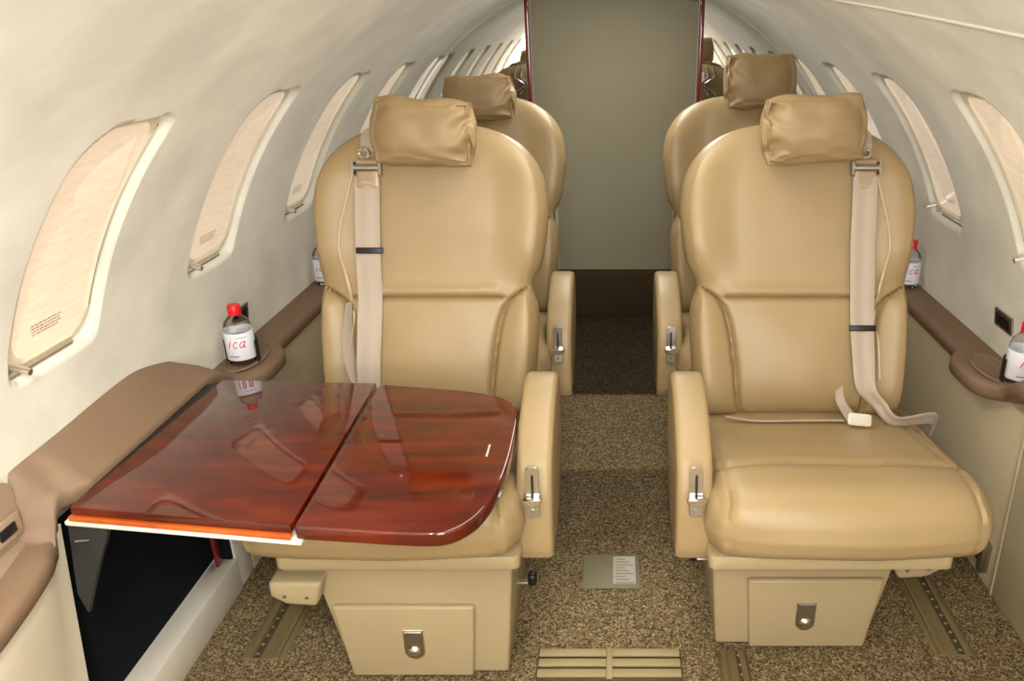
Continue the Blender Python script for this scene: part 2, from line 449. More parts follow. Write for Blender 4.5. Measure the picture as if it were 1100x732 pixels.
def window(i, yc, side):
    w = struct(empty('window_%d' % i, shell((WS-WHS)/R0, yc, .02, side)))
    L = w.location
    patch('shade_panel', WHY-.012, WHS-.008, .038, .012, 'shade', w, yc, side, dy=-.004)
    patch('window_frame', WHY-.002, WHS-.002, .042, .012, 'frame', w, yc, side, inner=.014)
    # dark gap strip along the aft edge
    bm = bmesh.new(); g = []
    for k in range(31):
        s = -WHS+.045+(2*WHS-.075)*k/30
        g.append(shell((WS+s)/R0, yc+WHY, .0155, side)-L)
    add_tube(bm, g, .0028, 6); fin('seal', bm, 'gap', w)
    # bottom channel
    bm = bmesh.new(); g = []
    for k in range(13):
        t = -WHY+.006+(2*WHY-.05)*k/12
        g.append(shell((WS-WHS-.001)/R0, yc+t, .012, side)-L)
    add_tube(bm, g, .006, 8); fin('shade_channel', bm, 'pin', w)
    # shade pull: short metal bar, forward corner on the left, aft corner on the right
    ty = -WHY+.012 if side < 0 else WHY-.012
    a = shell((WS-WHS+.016)/R0, yc+ty, .016, side)-L; b = shell((WS-WHS+.019)/R0, yc+ty, -.020, side)-L
    h = tube('shade_pull', [a, b], .0052, 'pin', w)
    tube('pull_bracket', [a+Vector((0, 0, -.002)), a+Vector((0, 0, -.022))], .0035, 'dchrome', h, 8)
    # placard printed low on the shade: rows of fine dashes
    bm = bmesh.new(); rnd = random.Random(i)
    for row in range(4):
        y = -.045 + .002*row
        while y < .020:
            l = rnd.uniform(.003, .009)
            s = -WHS+.062-row*.0055
            vs = [shell((WS+ss)/R0, yc+yy, .0112, side)-L for yy, ss in ((y, s), (y+l, s), (y+l, s+.0018), (y, s+.0018))]
            bm.faces.new([bm.verts.new(v) for v in vs]); y += l+.0018
    fin('placard', bm, 'print', w, smooth=False)
k = 1
for y in WL: window(k, y, -1); k += 1
for y in WR: window(k, y, 1); k += 1

# lower side panels
XP = .845
bm = bmesh.new()  # right, full, with a visible panel seam
add_box(bm, XP, XP+.035, YF+.02, 1.43, 0.001, .43); add_box(bm, XP, XP+.035, 1.434, YB-.02, .001, .44)
bevel_sharp(bm, .004, 2); struct(fin('trim_4', bm, 'panel'))
struct(box('trim_5', XP-.003, XP, 1.428, 1.436, .001, .43, 'panel', None, .001))
bm = bmesh.new()  # left, aft of the table stowage
add_box(bm, -XP-.035, -XP, 1.52, YB-.02, .001, .44); bevel_sharp(bm, .004, 2); struct(fin('trim_6', bm, 'panel'))
bm = bmesh.new(); add_box(bm, -XP-.035, -XP, 1.452, 1.518, .001, .45); bevel_sharp(bm, .004, 2); struct(fin('trim_7', bm, 'strip'))
# left, forward: ivory panel that swells out under the near pod, its edge raking forward toward the floor
bm = bmesh.new(); rows = []
def ixy(y): return interp([(.70, .793), (.78, .798), (.82, .804), (.89, .818), (.95, .832), (1.0, .846), (1.03, .848)], y)
for j in range(25):
    t = j/24; row = []
    for k2 in range(61):
        q = k2/60; ytop = YF+.02+(1.015-YF-.02)*q**.6
        ztop = interp([(.90, .432), (.965, .445), (1.0, .478), (1.015, .484)], ytop); z = .001+(ztop-.001)*t
        y = ytop-.075*(1-t)*q
        x = ixy(ytop); x = x+(.845-x)*(1-sstep(.0, 1, t))
        row.append(bm.verts.new((-x, y, z)))
    rows.append(row)
for a, b in zip(rows, rows[1:]):
    for k2 in range(60): bm.faces.new((a[k2], a[k2+1], b[k2+1], b[k2]))
edge = [r[-1] for r in rows]; back = [bm.verts.new((-.885, v.co.y, v.co.z)) for v in edge]
for a in range(24): bm.faces.new((edge[a], edge[a+1], back[a+1], back[a]))
struct(fin('trim_8', bm, 'ivory'))
# sill of the table stowage box
struct(box('trim_9', -.893, -XP+.005, .85, 1.45, .001, .085, 'strip', None, .005))
# dark liner
bm = bmesh.new()
for a in ((-.895, -.890, .8, 1.50, .086, .455), (-.89, -.85, 1.446, 1.452, .086, .44), (-.895, -.87, .80, .81, .086, .42)): add_box(bm, *a)
struct(fin('trim_10', bm, 'cavity', smooth=False))

# brown side ledge, lofted along Y (one builder for both sides)
def ledge(name, side, ya, yb, raised):
    near = side < 0
    o_ = 0 if near else -.04
    def zt(y):   # height against the shell
        if near: return interp([(.985, .475), (1.0, .583), (1.10, .588), (1.30, .598), (1.44, .568), (1.62, .472), (5, .472)], y)
        return interp([(1.0, .59), (1.26, .598), (1.40, .568), (1.58, .472), (5, .472)], y)
    def zin(y):
        if near: return interp([(.99, .470), (1.02, .535), (1.46, .535), (1.60, .468), (5, .468)], y)
        return interp([(1.42, .535), (1.56, .468), (5, .468)], y)
    def xin(y):
        b = 0
        for c in ((1.68, 2.32, 2.97) if near else (1.64, 2.28, 2.93)):
            b = max(b, math.exp(-((y-c)/.095)**4))
        x = .822-.042*b-(.004 if near else .022)*sstep(.48, .53, zin(y))
        if near: x = interp([(.70, .785), (.78, .790), (.82, .796), (.89, .810), (.95, .826), (1.0, .845), (1.03, .845), (1.06, .822)], y) if y < 1.06 else x
        return x, b
    bm = bmesh.new(); rows = []; n = int((yb-ya)/.01)
    for i in range(n+1):
        y = ya+(yb-ya)*i/n; z = zt(y); xi, p = xin(y); zi = zin(y)
        xs = math.sqrt(max(.01, R0**2-(z-ZC)**2))-.001
        lip = .030
        pr = [(xs, z), (xs*.5+xi*.5, (z+zi)/2+.003), (xi+.014, zi+.0015), (xi+.005, zi-.002), (xi+.0005, zi-.008),
              (xi, zi-.016), (xi+.001, zi-lip), (xi+.008, zi-lip-.006), (.86, zi-lip-.012), (.893, zi-lip-.012)]
        # dished top of the pod
        if p > .5: pr[1] = (pr[1][0], pr[1][1]-.006*p)
        rows.append([bm.verts.new((side*x, y, zz)) for x, zz in pr])
    L = len(rows[0])
    for a, b in zip(rows, rows[1:]):
        for k2 in range(L): bm.faces.new((a[k2], a[(k2+1) % L], b[(k2+1) % L], b[k2]))
    bm.faces.new(rows[0]); bm.faces.new(rows[-1][::-1])
    o = fin(name, bm, 'ledge', None, 60); return o
lg = ledge('side_ledge', -1, YF+.03, YB-.01, True)
tag(lg, 'brown leather covered side ledge on the table side, rising above the table hinge', 'ledge', None)
lr = ledge('side_ledge', 1, YF+.03, YB-.01, True)
tag(lr, 'brown leather covered side ledge along the wall on the right without a table', 'ledge', None)

def dish(yc, side, label, parent):
    # light leather inlay with a rim around the cup well, lying on the pod
    bm = bmesh.new(); N = 36
    cx = side*.848
    ring0 = []; ring1 = []; ring2 = []
    for k2 in range(N):
        a = 2*PI*k2/N
        ring0.append(bm.verts.new((cx+.040*math.cos(a), yc+.085*math.sin(a), .4735)))
        ring1.append(bm.verts.new((cx+.036*math.cos(a), yc+.080*math.sin(a), .4765)))
        ring2.append(bm.verts.new((cx+.033*math.cos(a), yc+.075*math.sin(a), .4740)))
    for A, B in ((ring0, ring1), (ring1, ring2)):
        for k2 in range(N): bm.faces.new((A[k2], A[(k2+1) % N], B[(k2+1) % N], B[k2]))
    bm.faces.new(ring2)
    o = fin('armrest_dish', bm, 'ledge', parent); return o
for y in (1.68, 2.32): dish(y, -1, '', lg)
for y in (1.62, 2.28): dish(y, 1, '', lr)
# near pod on the left: light leather inlay standing up the wall behind the cup well
bm = bmesh.new(); g = []
for p in rrect(.45, .992, .472, .585, .03, 6):
    xx = -math.sqrt(R0**2-(p[1]-ZC)**2)
    g.append((bm.verts.new((xx+.010, p[0], p[1])), bm.verts.new((xx+.001, p[0], p[1]))))
bm.faces.new([a for a, b in g])
for (a, b), (c_, d_) in zip(g, g[1:]+g[:1]): bm.faces.new((a, b, d_, c_))
fin('armrest_inlay', bm, 'dish', lg)
bm = bmesh.new(); r0 = [(-.848, .45), (-.848, .80), (-.856, .90), (-.875, .975), (-.888, .985), (-.888, .45)]
add_prism(bm, r0, 'z', .470, .477); fin('armrest_dish', bm, 'dish', lg)
def cup_ring(x, y, parent):
    bm = bmesh.new(); n = 28
    prof = [(.038, .474), (.039, .480), (.035, .482), (.033, .478), (.031, .476)]
    rr = [[bm.verts.new((x+r*math.cos(2*PI*q/n), y+r*math.sin(2*PI*q/n), z)) for q in range(n)] for r, z in prof]
    for A, B in zip(rr, rr[1:]):
        for q in range(n): bm.faces.new((A[q], A[(q+1) % n], B[(q+1) % n], B[q]))
    c = fin('cup_holder', bm, 'dchrome', parent)
    bm = bmesh.new(); add_prism(bm, [(x+.0325*math.cos(2*PI*q/n), y+.0325*math.sin(2*PI*q/n)) for q in range(n)], 'z', .470, .4785)
    fin('cup_well', bm, 'black', c); return c
cup_ring(-.856, .80, lg)

# small switch plates on the side panels
def switch_plate(y, z, side, label, group=None):
    xs = side*(math.sqrt(R0**2-(z-ZC)**2)); an = math.asin((z-ZC)/R0)
    o = empty('switch_plate', (xs, y, z)); o.rotation_euler = (0, side*-an, 0)
    s = -side
    tag(o, label, 'switch plate', group)
    box('plate', min(0, s*.006), max(0, s*.006), -.042, .042, -.021, .021, 'dchrome', o, .0015)
    bm = bmesh.new()
    for yy in (-.022, 0, .022): add_box(bm, min(s*.006, s*.0085), max(s*.006, s*.0085), yy-.008, yy+.008, -.013, .013)
    fin('buttons', bm, 'black', o)
    return o
switch_plate(1.765, .545, -1, 'small dark switch plate in the side wall behind the water bottle by the table')
switch_plate(1.69, .56, 1, 'small dark switch plate in the side wall above the right hand ledge')
o = empty('switch_plate', (-.884, .955, .512)); tag(o, 'small beige switch plate at the left edge, beside the nearest cup well', 'switch plate')
box('plate', 0, .006, -.03, .03, -.018, .018, 'dish', o, .0015); box('buttons', .006, .009, -.016, .016, -.008, .008, 'black', o, .001)
# outlet low on the right panel
o = empty('wall_outlet', (XP, 1.49, .075)); tag(o, 'dark outlet with a metal flap low on the side panel right of the seat', 'outlet')
box('socket', -.006, 0, -.012, .045, -.035, .035, 'black', o, .001); box('flap', -.022, -.002, -.03, -.012, -.038, .034, 'dchrome', o, .001)

# ------------------------------------------------------------ seats
def crease(x, w): return math.exp(-(x/w)**2)
BACK_L = .625
def make_seat(name, side, y, label, base_dy, belt):
    """side +1 = right hand seat (aisle is at -x local). Origin on the floor under the seat centre."""
    XC = .40
    root = empty(name, (side*XC, y, 0)); tag(root, label, 'seat')
    X = lambda x: side*(x-XC)      # world |x| -> local x
    def LX(pts): return [(X(a), b) for a, b in pts]
    # --- base shell (y local: world Y - y). near right seat has y=1.27
    b0 = base_dy
    bp = [(.207, .011), (.200, .10), (.186, .300), (.615, .300), (.615, .222), (.59, .205), (.548, .200), (.512, .011)]
    base = prism('seat_base', LX(bp), 'y', b0, b0+.36, 'seatplastic', root, .007, 3)
    dr = prism('drawer', LX([(.274, .012), (.262, .180), (.530, .180), (.508, .012)]), 'y', b0-.012, b0+.004, 'seatplastic', root, .006, 3)
    # D shaped latch
    lx = .382
    def dsh(w, h, zt): return [(w*s2, zz) for s2, zz in ((-1, zt), (1, zt))] + [(w*math.cos(t), zt-h+w+(-w)*math.sin(t)) for t in [PI*k2/12 for k2 in range(0, 13)]]
    L1 = [(X(lx)+a, z) for a, z in dsh(.0195, .070, .128)]
    la = prism('latch', L1, 'y', b0-.0145, b0-.0125, 'chrome', dr, .0006, 1)
    L2 = [(X(lx)+a, z) for a, z in dsh(.0165, .063, .1245)]
    prism('latch_flap', L2, 'y', b0-.0165, b0-.0146, 'dchrome', dr, .0006, 1)
    lathe('latch_button', [(0, 0), (.0125, 0), (.0095, .005), (0, .008)], 'chrome', dr, 20).matrix_local = Matrix.Translation((X(lx), b0-.0166, .080)) @ Matrix.Rotation(PI/2, 4, 'X')
    # flange arm sticking out at the wall side of the base with two screws
    fl = prism('base_bracket', LX([(.53, .255), (.628, .255), (.628, .222), (.60, .205), (.545, .200)]), 'y', b0-.035, b0+.10, 'seatplastic', root, .008, 3)
    for sx, sz in ((.60, .225), (.56, .222)):
        tube('screw', [(X(sx), b0-.036, sz), (X(sx), b0-.0345, sz)], .0035, 'dchrome', fl)
    # apron under the cushion
    prism('seat_pan', rrect(*sorted((X(.163), X(.585))), -.155, .30, .012), 'z', .318, .345, 'seatplastic', root, .003, 2)
    # release knob on the aisle side
    kn = tube('release_lever', [(X(.205), b0+.11, .14), (X(.175), b0+.11, .14)], .006, 'chrome', root)
    sbox('lever_grip', (.018, .022, .026), .006, 3, 'black', kn, None, Matrix.Translation((X(.166), b0+.11, .150)))
    # --- cushion
    cw = .482; cd = .50; ch = .125
    def cdef(p, q):
        fx, fy, fz = q
        up = max(0, fz)
        front = 1-sstep(-.95, -.55, fy)
        # front roll stands proud and is fuller than the flat pad behind it
        p.z += .014*(1-sstep(-.62, -.42, fy))*sstep(-.3, .8, fz)*math.cos(fx*1.1)
        p.y -= .030*(1-fx*fx)*(1-sstep(-1, .2, fy))*(1-.6*abs(fz))
        p.z += .006*(1-fx*fx)*up
        # cross crease between roll and pad, long creases near the sides
        p.z -= .010*crease(fy+.42+.08*fx*fx, .030)*up
        if fz > .2: p.z -= .006*crease(abs(fx)-.84, .018)
        if fy < -.5: p.y += .006*crease(abs(fx)-.84, .018)
        p.z -= .062*sstep(-.7, .9, fy)*up
        p.x *= 1+.035*(1-abs(fz))*(1-sstep(-.9, .3, fy))
        if fz < 0: p.x *= 1-.02*abs(fz)
        p += Vector((0, 0, .002*noise.noise(p*9)))
        return p
    sbox('seat_cushion', (cw, cd, ch), (.038, .060, .046), 50, 'leather', root, cdef, Matrix.Translation((X(.402), .080, .3965)))
    # --- backrest
    rec = math.radians(15)
    bo = Vector((X(.404), .245, .390))            # bottom of the back, front face
    lean = -.020*side                             # back drifts toward the aisle with height
    Wt = [(0, .208), (.03, .220), (.12, .229), (.30, .235), (.40, .233), (.455, .230), (.53, .239), (.62, .246), (.70, .250), (.78, .245), (.85, .230), (.91, .203), (.955, .165), (.985, .115), (1, .06)]
    NV, NU = 160, 180
    def front(u, v):
        au = abs(u); d = 0
        # side bolsters
        cr = interp([(0, .53), (.12, .535), (.24, .55), (.32, .58), (.37, .62), (.405, .68), (.430, .79), (.450, .93), (.462, 1.03)], v)
        low = 1-sstep(.43, .50, v)
        if au > cr and low > 0:
            t = (au-cr)/max(.08, 1-cr)
            d += low*.030*math.sin(min(1, t)*PI*.62)*min(1, (1-cr)/.35)
        d -= .015*crease((au-cr)*.8, .021)*(1-sstep(.44, .49, v))
        # lumbar panel bulge and its top seam
        if au < cr: d += low*.012*(1-(au/cr)**2)*math.sin(PI*min(1, v/.40))
        d -= .012*crease(v-.416, .006)*(1-sstep(.60, .68, au))
        d += .006*crease(v-.44, .02)*(1-sstep(.55, .7, au))
        # upper wings wrap forward
        upm = sstep(.44, .60, v)*(1-sstep(.80, .98, v))
        d += .024*upm*sstep(.45, .92, au)
        d += .006*sstep(.5, .7, v)*(1-au*au)
        return d
    T = .105
    def pt(u, v, back=False):
        w = interp(Wt, v); tv = (1-abs((v-.5)/.5)**10)**.45
        e = (1-abs(u)**5)**(.42)
        if not back: dep = (.045*e*tv + front(u, v)*tv*min(1, (1-abs(u))*9)**.7)
        else: dep = -(T-.045)*e*tv
        s = math.sin(u*PI/2)*.35+u*.65
        if u < 0: w -= .012*crease(v-.455, .055)*abs(u)**2
        n = .0012*noise.noise(Vector((u*4, v*7, side*3)))
        xx = s*w*side + lean*v
        return bo + Vector((xx, -dep*math.cos(rec)+v*BACK_L*math.sin(rec)+.045 - n, v*BACK_L*math.cos(rec)+dep*math.sin(rec)))
    bm = bmesh.new(); G = []
    for j in range(NV+1):
        t = j/NV; v = .5-.5*math.cos(t*PI)*.35-.5*(1-2*t)*.65
        v = max(0, min(1, v))
        us = [math.sin((-1+2*k2/NU)*PI/2)*.25+(-1+2*k2/NU)*.75 for k2 in range(NU+1)]
        fr_ = [bm.verts.new(pt(u, v)) for u in us]
        bk = [bm.verts.new(pt(-1+2*k2/30, v, True)) for k2 in range(29, 0, -1)]
        G.append(fr_+bk)
    L = len(G[0])
    for a, b in zip(G, G[1:]):
        for k2 in range(L): bm.faces.new((a[k2], a[(k2+1) % L], b[(k2+1) % L], b[k2]))
    bm.faces.new(G[0][::-1]); bm.faces.new(G[-1])
    bmesh.ops.remove_doubles(bm, verts=bm.verts, dist=.00005)
    back = fin('backrest', bm, 'leather', root, 70)
    # piping along the wall side of the lower bolster / wing
    def surf(xl, v, off=.003):  # xl: local lateral offset from back centre toward the wall
        w = interp(Wt, v); lo, hi = -1, 1
        for _ in range(24):
            mid = (lo+hi)/2; s = math.sin(mid*PI/2)*.35+mid*.65
            if s*w < xl: lo = mid
            else: hi = mid
        p = pt((lo+hi)/2, v); return p + Vector((0, -off*math.cos(rec), off*math.sin(rec)))
    pip = [surf(x, v, .001) for x, v in ((.150, .85), (.164, .76), (.178, .66), (.182, .58), (.172, .50), (.163, .44), (.160, .36), (.161, .26), (.163, .14))]
    bm = bmesh.new(); add_tube(bm, spline(pip, 8), .0034, 8); fin('piping', bm, 'piping', back)
    # --- armrest on the aisle side: slab with rounded nose
    ap = [(-.118, .33), (-.112, .315), (-.10, .308), (.02, .308), (.14, .40), (.16, .46), (.155, .545), (.13, .577), (.09, .586), (.045, .580), (-.01, .560), (-.06, .528), (-.092, .495), (-.11, .45), (-.118, .40)]
    ap = [(a-.0, b) for a, b in ap]
    apn = [(p.x, p.y) for p in spline([(a, b, 0) for a, b in ap+[ap[0]]], 4)][:-1]
    bm = bmesh.new(); apn = [(a, b-.012*sstep(.45, .58, b)) for a, b in apn]; add_prism(bm, apn, 'x', X(.107), X(.170)); bmesh.ops.recalc_face_normals(bm, faces=bm.faces)
    es = [e for e in bm.edges if len(e.link_faces) == 2 and e.calc_face_angle(0) > math.radians(60)]
    bmesh.ops.bevel(bm, geom=es, offset=.012, segments=4, affect='EDGES', profile=.5)
    arm = fin('armrest', bm, 'leather', root, 50)
    # recline lever plate on the nose
    yA = -.118
    def nose_y(z): return interp([(.30, -.118), (.45, -.1165), (.50, -.0955), (.53, -.06)], z)
    ax = X(.139)
    pm = Matrix.Translation((ax, -.1225, .455)) @ Matrix.Rotation(math.radians(-7), 4, 'X')
    def on_arm(name, pts, a, b, m, par, bev=.0006):
        o = prism(name, pts, 'y', a, b, m, par, bev, 1); o.matrix_local = pm; return o
    pl = on_arm('lever_plate', rrect(-.0115, .0115, -.046, .046, .006), -.003, .004, 'chrome', arm)
    on_arm('lever_slot', [(-.0025, -.012), (.0025, -.012), (.0022, .030), (0, .034), (-.0022, .030)], -.0036, -.0028, 'black', arm, 0)
    on_arm('lever_shadow_plate', rrect(-.010, .010, -.043, -.018, .004), -.0036, -.0028, 'dchrome', arm, 0)
    on_arm('recline_lever', [(-.018, -.012), (-.014, -.007), (.014, -.007), (.018, -.012), (.010, -.020), (0, -.024), (-.010, -.020)], -.016, -.003, 'chrome', arm, .002)
    sc = tube('screw', [(0, -.006, -.033), (0, -.003, -.033)], .003, 'chrome', arm, 10); sc.matrix_local = pm
    # --- headrest pillow: gathered leather cushion over the top of the back
    def pdef(p, q):
        fx, fy, fz = q
        pin = (1-.0*abs(fx))
        ends = abs(fx)**3
        p.y *= 1-.35*ends
        p.z *= 1+.10*ends*(abs(fz)) - .04*(1-abs(fx))
        # gathered corners: ears and wrinkles
        cor = (abs(fx)**4)*(abs(fz)**4)
        p.x *= 1+.07*cor; p.z *= 1+.10*cor
        wr = math.exp(-((1-side*-fx)/.35)**2)  # aisle end more wrinkled
        ang = math.atan2(fz+.9, -side*fx*1.2-.9*-1)
        p.y += .008*wr*math.sin(ang*13+noise.noise(Vector(q)*2)*3)*(1 if fy < 0 else 0)
        p += Vector((0, .004*noise.noise(Vector(q)*2.3+Vector((side*5, y*3, 0))), .006*noise.noise(Vector(q)*1.7+Vector((3, y, side)))))
        return p
    hv = .925; hp = pt(0, hv)
    tilt = math.radians({1: -3, -1: 2}[side])
    hm = Matrix.Translation((hp.x-side*belt.get('pdx', .0), hp.y-.052, hp.z+.020+belt.get('pdz', 0))) @ Matrix.Rotation(tilt+belt.get('tilt', 0), 4, 'Y') @ Matrix.Rotation(-rec*.6, 4, 'X')
    hr = sbox('headrest', belt.get('pdim', (.212, .085, .134)), (.060, .041, .056), 34, 'pillow', root, pdef, hm)
    # rear hoop of the headrest strap (seen in the mirror)
    for dx in (side*.06, side*.088):
        q0 = pt(0, .93, True)
        tube('headrest_hoop', spline([q0+Vector((dx, -.004, -.12)), q0+Vector((dx*1.2, .012, -.08)), q0+Vector((dx*.6, .006, -.04)), q0+Vector((dx*1.1, .014, .0)), q0+Vector((dx, -.01, .05))], 6), .004, 'chrome', root, 8)
    if side > 0:
        q0 = pt(.22, .93, True)
        box('belt_tag', q0.x-.012, q0.x+.004, q0.y+.004, q0.y+.006, q0.z-.03, q0.z+.02, 'label', root, .001)
    # --- shoulder belt on the wall side
    bx = .128 if side > 0 else .120
    vs = [.955, .90, .82, .72, .60, .50, .42]
    def sp(xl, v, off=.006): return surf(xl, v, off)
    sx = Vector((side, 0, 0))
    bt = ribbon('shoulder_belt', [pt(bx/.205, .99)+Vector((0, .03, .012)), sp(bx-.002, .975, .004), sp(bx-.001, .93), sp(bx-.001, .90)], [sx]*4, [.028, .030, .036, .030], .0022, 'belt', root)
    # buckle / height adjuster
    v0 = .835
    bc = sp(bx, v0, .010)
    bmx = Matrix.Translation(bc) @ Matrix.Rotation(-rec, 4, 'X')
    ad = sbox('adjuster', (.047, .010, .060), (.004, .004, .006), 5, 'buckle', bt, None, bmx @ Matrix.Translation((0, 0, -.006)))
    bm = bmesh.new(); add_tube(bm, [(-.025, -.008, .006), (.025, -.008, .006)], .0075, 14); bm.transform(bmx); fin('adjuster_roller', bm, 'dchrome', bt)
    bm = bmesh.new(); add_box(bm, -.012, .012, -.0065, -.0045, -.026, -.020); bm.transform(bmx); fin('adjuster_slot', bm, 'dchrome', bt)
    bm = bmesh.new(); pts = [(.010*math.cos(t)-.004, -.006, .036+.010*math.sin(t)) for t in [PI*2*k2/16 for k2 in range(17)]]; add_tube(bm, pts, .0028, 6, False); bm.transform(bmx); fin('adjuster_ring', bm, 'chrome', bt)
    for cx_ in (-.0275, .0275):
        bm = bmesh.new(); add_box(bm, cx_-.002, cx_+.002, -.012, .004, -.008, .018); bm.transform(bmx); fin('adjuster_cheek', bm, 'dchrome', bt)
    # long run down the back
    if belt['kind'] == 'loop':
        path = [(bx, .815), (bx-.002, .70), (bx-.004, .58), (bx-.004, .46), (bx-.004, .34), (bx-.003, .22), (bx+.002, .12)]
        P = [sp(x, v, .0125) for x, v in path]
        P[5] += Vector((0, -.008, 0)); P[6] += Vector((0, -.016, 0))
        e1 = sp(bx+.030, .06, .016)+Vector((0, -.010, 0)); e2 = Vector((X(.585), .190, .424)); e3 = Vector((X(.672), .215, .418)); e4 = Vector((X(.69), .27, .35))
        P += [e1, e2, e3, e4]
        sd = [sx]*6 + [sx+Vector((0, -.2, .15)), sx*.7+Vector((0, -.5, .5)), Vector((side*.1, -.55, .9)), Vector((side*.1, -.45, .9)), Vector((0, -.9, .2))]
        wd = [.050, .051, .051, .051, .050, .047, .040, .032, .034, .038, .036]
        ribbon('belt_webbing', P, sd, wd, .0022, 'belt', bt, 7, .0016)
        vb = .315
    else:
        path = [(bx, .815), (bx, .70), (bx, .55), (bx-.002, .42), (bx-.002, .30), (bx, .18), (bx, .06)]
        P = [sp(x, v, .0125) for x, v in path]
        ribbon('belt_webbing', P, [sx]*7, [.050, .051, .051, .051, .051, .050, .046], .0022, 'belt', bt, 7, .0008)
        P2 = [sp(bx+.045, v, .008) for v in (.40, .30)]+[sp(bx+.038, .20, .012), sp(bx+.022, .10, .014), sp(bx+.012, .03, .016)]
        ribbon('belt_webbing', P2, [sx*.35+Vector((0, -1, 0))]*5, [.018, .030, .034, .034, .03], .0022, 'belt', bt, 6)
        vb = .575
    # black keeper
    kp = sp(bx-.003, vb, .0135)
    bm = bmesh.new(); add_box(bm, -.0275, .0275, -.004, .004, -.0065, .0065); bevel_sharp(bm, .0015, 2); bm.transform(Matrix.Translation(kp) @ Matrix.Rotation(-rec, 4, 'X')); fin('belt_keeper', bm, 'black', bt)
    # lap belt with its tongue at the root of the back
    if belt['kind'] == 'loop':
        lb = ribbon('lap_belt', [sp(.080, .12, -.002), sp(.082, .06, .010), Vector((X(.500), .190, .421))], [sx, sx, sx], [.014, .020, .028], .002, 'belt', root, 6)
        tm = Matrix.Translation((X(.505), .178, .434)) @ Matrix.Rotation(side*.12, 4, 'Y') @ Matrix.Rotation(-.5, 4, 'X')
        sbox('buckle_tongue', (.050, .008, .026), (.006, .003, .007), 6, 'strip', lb, None, tm)
        ribbon('lap_belt', [Vector((X(.235), .225, .418)), Vector((X(.30), .206, .417)), Vector((X(.40), .203, .420)), Vector((X(.48), .203, .420))], [Vector((0, -1, .3))]*4, [.006, .012, .012, .012], .002, 'belt', root, 6)
    else:
        ribbon('lap_belt', [Vector((X(.235), .225, .418)), Vector((X(.36), .208, .430)), Vector((X(.52), .203, .420)), Vector((X(.62), .215, .42))], [Vector((0, -1, .3))]*4, [.012, .03, .03, .03], .002, 'belt', root, 6)
    return root
YS = 1.27
make_seat('cabin_seat', 1, YS, 'front tan leather seat on the right with its belt looped onto the cushion, drawer below', 0, dict(kind='loop', pdz=.016, pdx=-.010))
make_seat('cabin_seat', -1, YS, 'front tan leather seat on the left, partly behind the glossy wooden table', -.077, dict(kind='straight', pdz=.010, pdx=.006))
make_seat('cabin_seat', 1, YS+.655, 'tan leather seat in the second row on the right, behind the front one', 0, dict(kind='straight', pdz=.060, pdx=-.012, tilt=.03, pdim=(.200, .08, .148)))
make_seat('cabin_seat', -1, YS+.655, 'tan leather seat in the second row on the left, behind the seat at the table', -.05, dict(kind='straight', pdz=.016, pdx=.014, tilt=-.09, pdim=(.205, .08, .125)))

# ------------------------------------------------------------ table
ZT = .53
tb = empty('folding_table', (-.795, 1.2, ZT)); tag(tb, 'glossy mahogany folding table swung out in front of the left seat', 'table')
def TL(pts): return [(x+.795, y-1.2) for x, y in pts]
def lerp2(a, b, t): return (a[0]+(b[0]-a[0])*t, a[1]+(b[1]-a[1])*t)
rear = [(-.792, 1.438), (-.472, 1.421)]
fixed = [(-.807, .992), (-.462, .945), (-.472, 1.421), (-.784, 1.438)]
prism('table_leaf', TL(fixed), 'z', -.014, 0, 'mahogany', tb, .0015, 2)
out = spline([(-.470, 1.4195, 0), (-.346, 1.400, 0), (-.265, 1.382, 0), (-.205, 1.352, 0), (-.178, 1.300, 0), (-.172, 1.20, 0), (-.174, 1.09, 0), (-.186, 1.01, 0), (-.205, .960, 0), (-.240, .930, 0), (-.30, .929, 0), (-.38, .937, 0), (-.458, .9445, 0)], 6)
lf = [(p.x, p.y) for p in out]
lf = lf[1:-1]
leaf = prism('table_leaf', TL([(-.466, 1.419)]+lf+[(-.4575, .9445)]), 'z', -.025, 0, 'mahogany', tb, .005, 4, 40)
# edge strip with the varnish glow in its colour, pale metal frame below
prism('leaf_edge', TL([(-.810, .987), (-.463, .940), (-.463, .949), (-.810, .995)]), 'z', -.022, -.0142, 'woodedge_glow', tb, .001)
fr_ = [(-.818, .987), (-.448, .938), (-.448, 1.40), (-.818, 1.42)]
prism('leaf_frame', TL(fr_), 'z', -.030, -.0225, 'strip', tb, .002)
# small inlay tag by the outer rim
bm = bmesh.new()
for k2 in range(9): add_box(bm, .582, .5855, -.062+.0045*k2, -.0593+.0045*k2, 0.0001, .0004)
fin('inlay', bm, 'strip', tb)
lathe('leaf_pivot', [(0, 0), (.007, 0), (.009, .006), (.007, .013), (0, .014)], 'chrome', tb, 16, (.627, .10, -.022))
# dark rebate between ledge and table
box('hinge_rail', -.021, .006, -.19, .235, -.03, -.008, 'black', tb, .001)
# swing arm
am = [(-.026, -.022), (.036, -.022), (.028, -.045), (.002, -.10), (-.036, -.19), (-.044, -.15)]
arm = prism('support_arm', [(a+.0, b-.012) for a, b in am], 'y', -.205, -.195, 'armmetal', tb, .002)
tube('arm_slot', [(-.020, -.2065, -.062), (.002, -.2065, -.060)], .0015, 'chrome', arm, 6)
# red wood upright left inside the stowage box
o = box('stowed_leaf_panel', -.872, -.864, 1.415, 1.436, .088, .40, 'redwood', None, .002)
tag(o, 'strip of red wood standing inside the dark table stowage opening', 'wood panel')

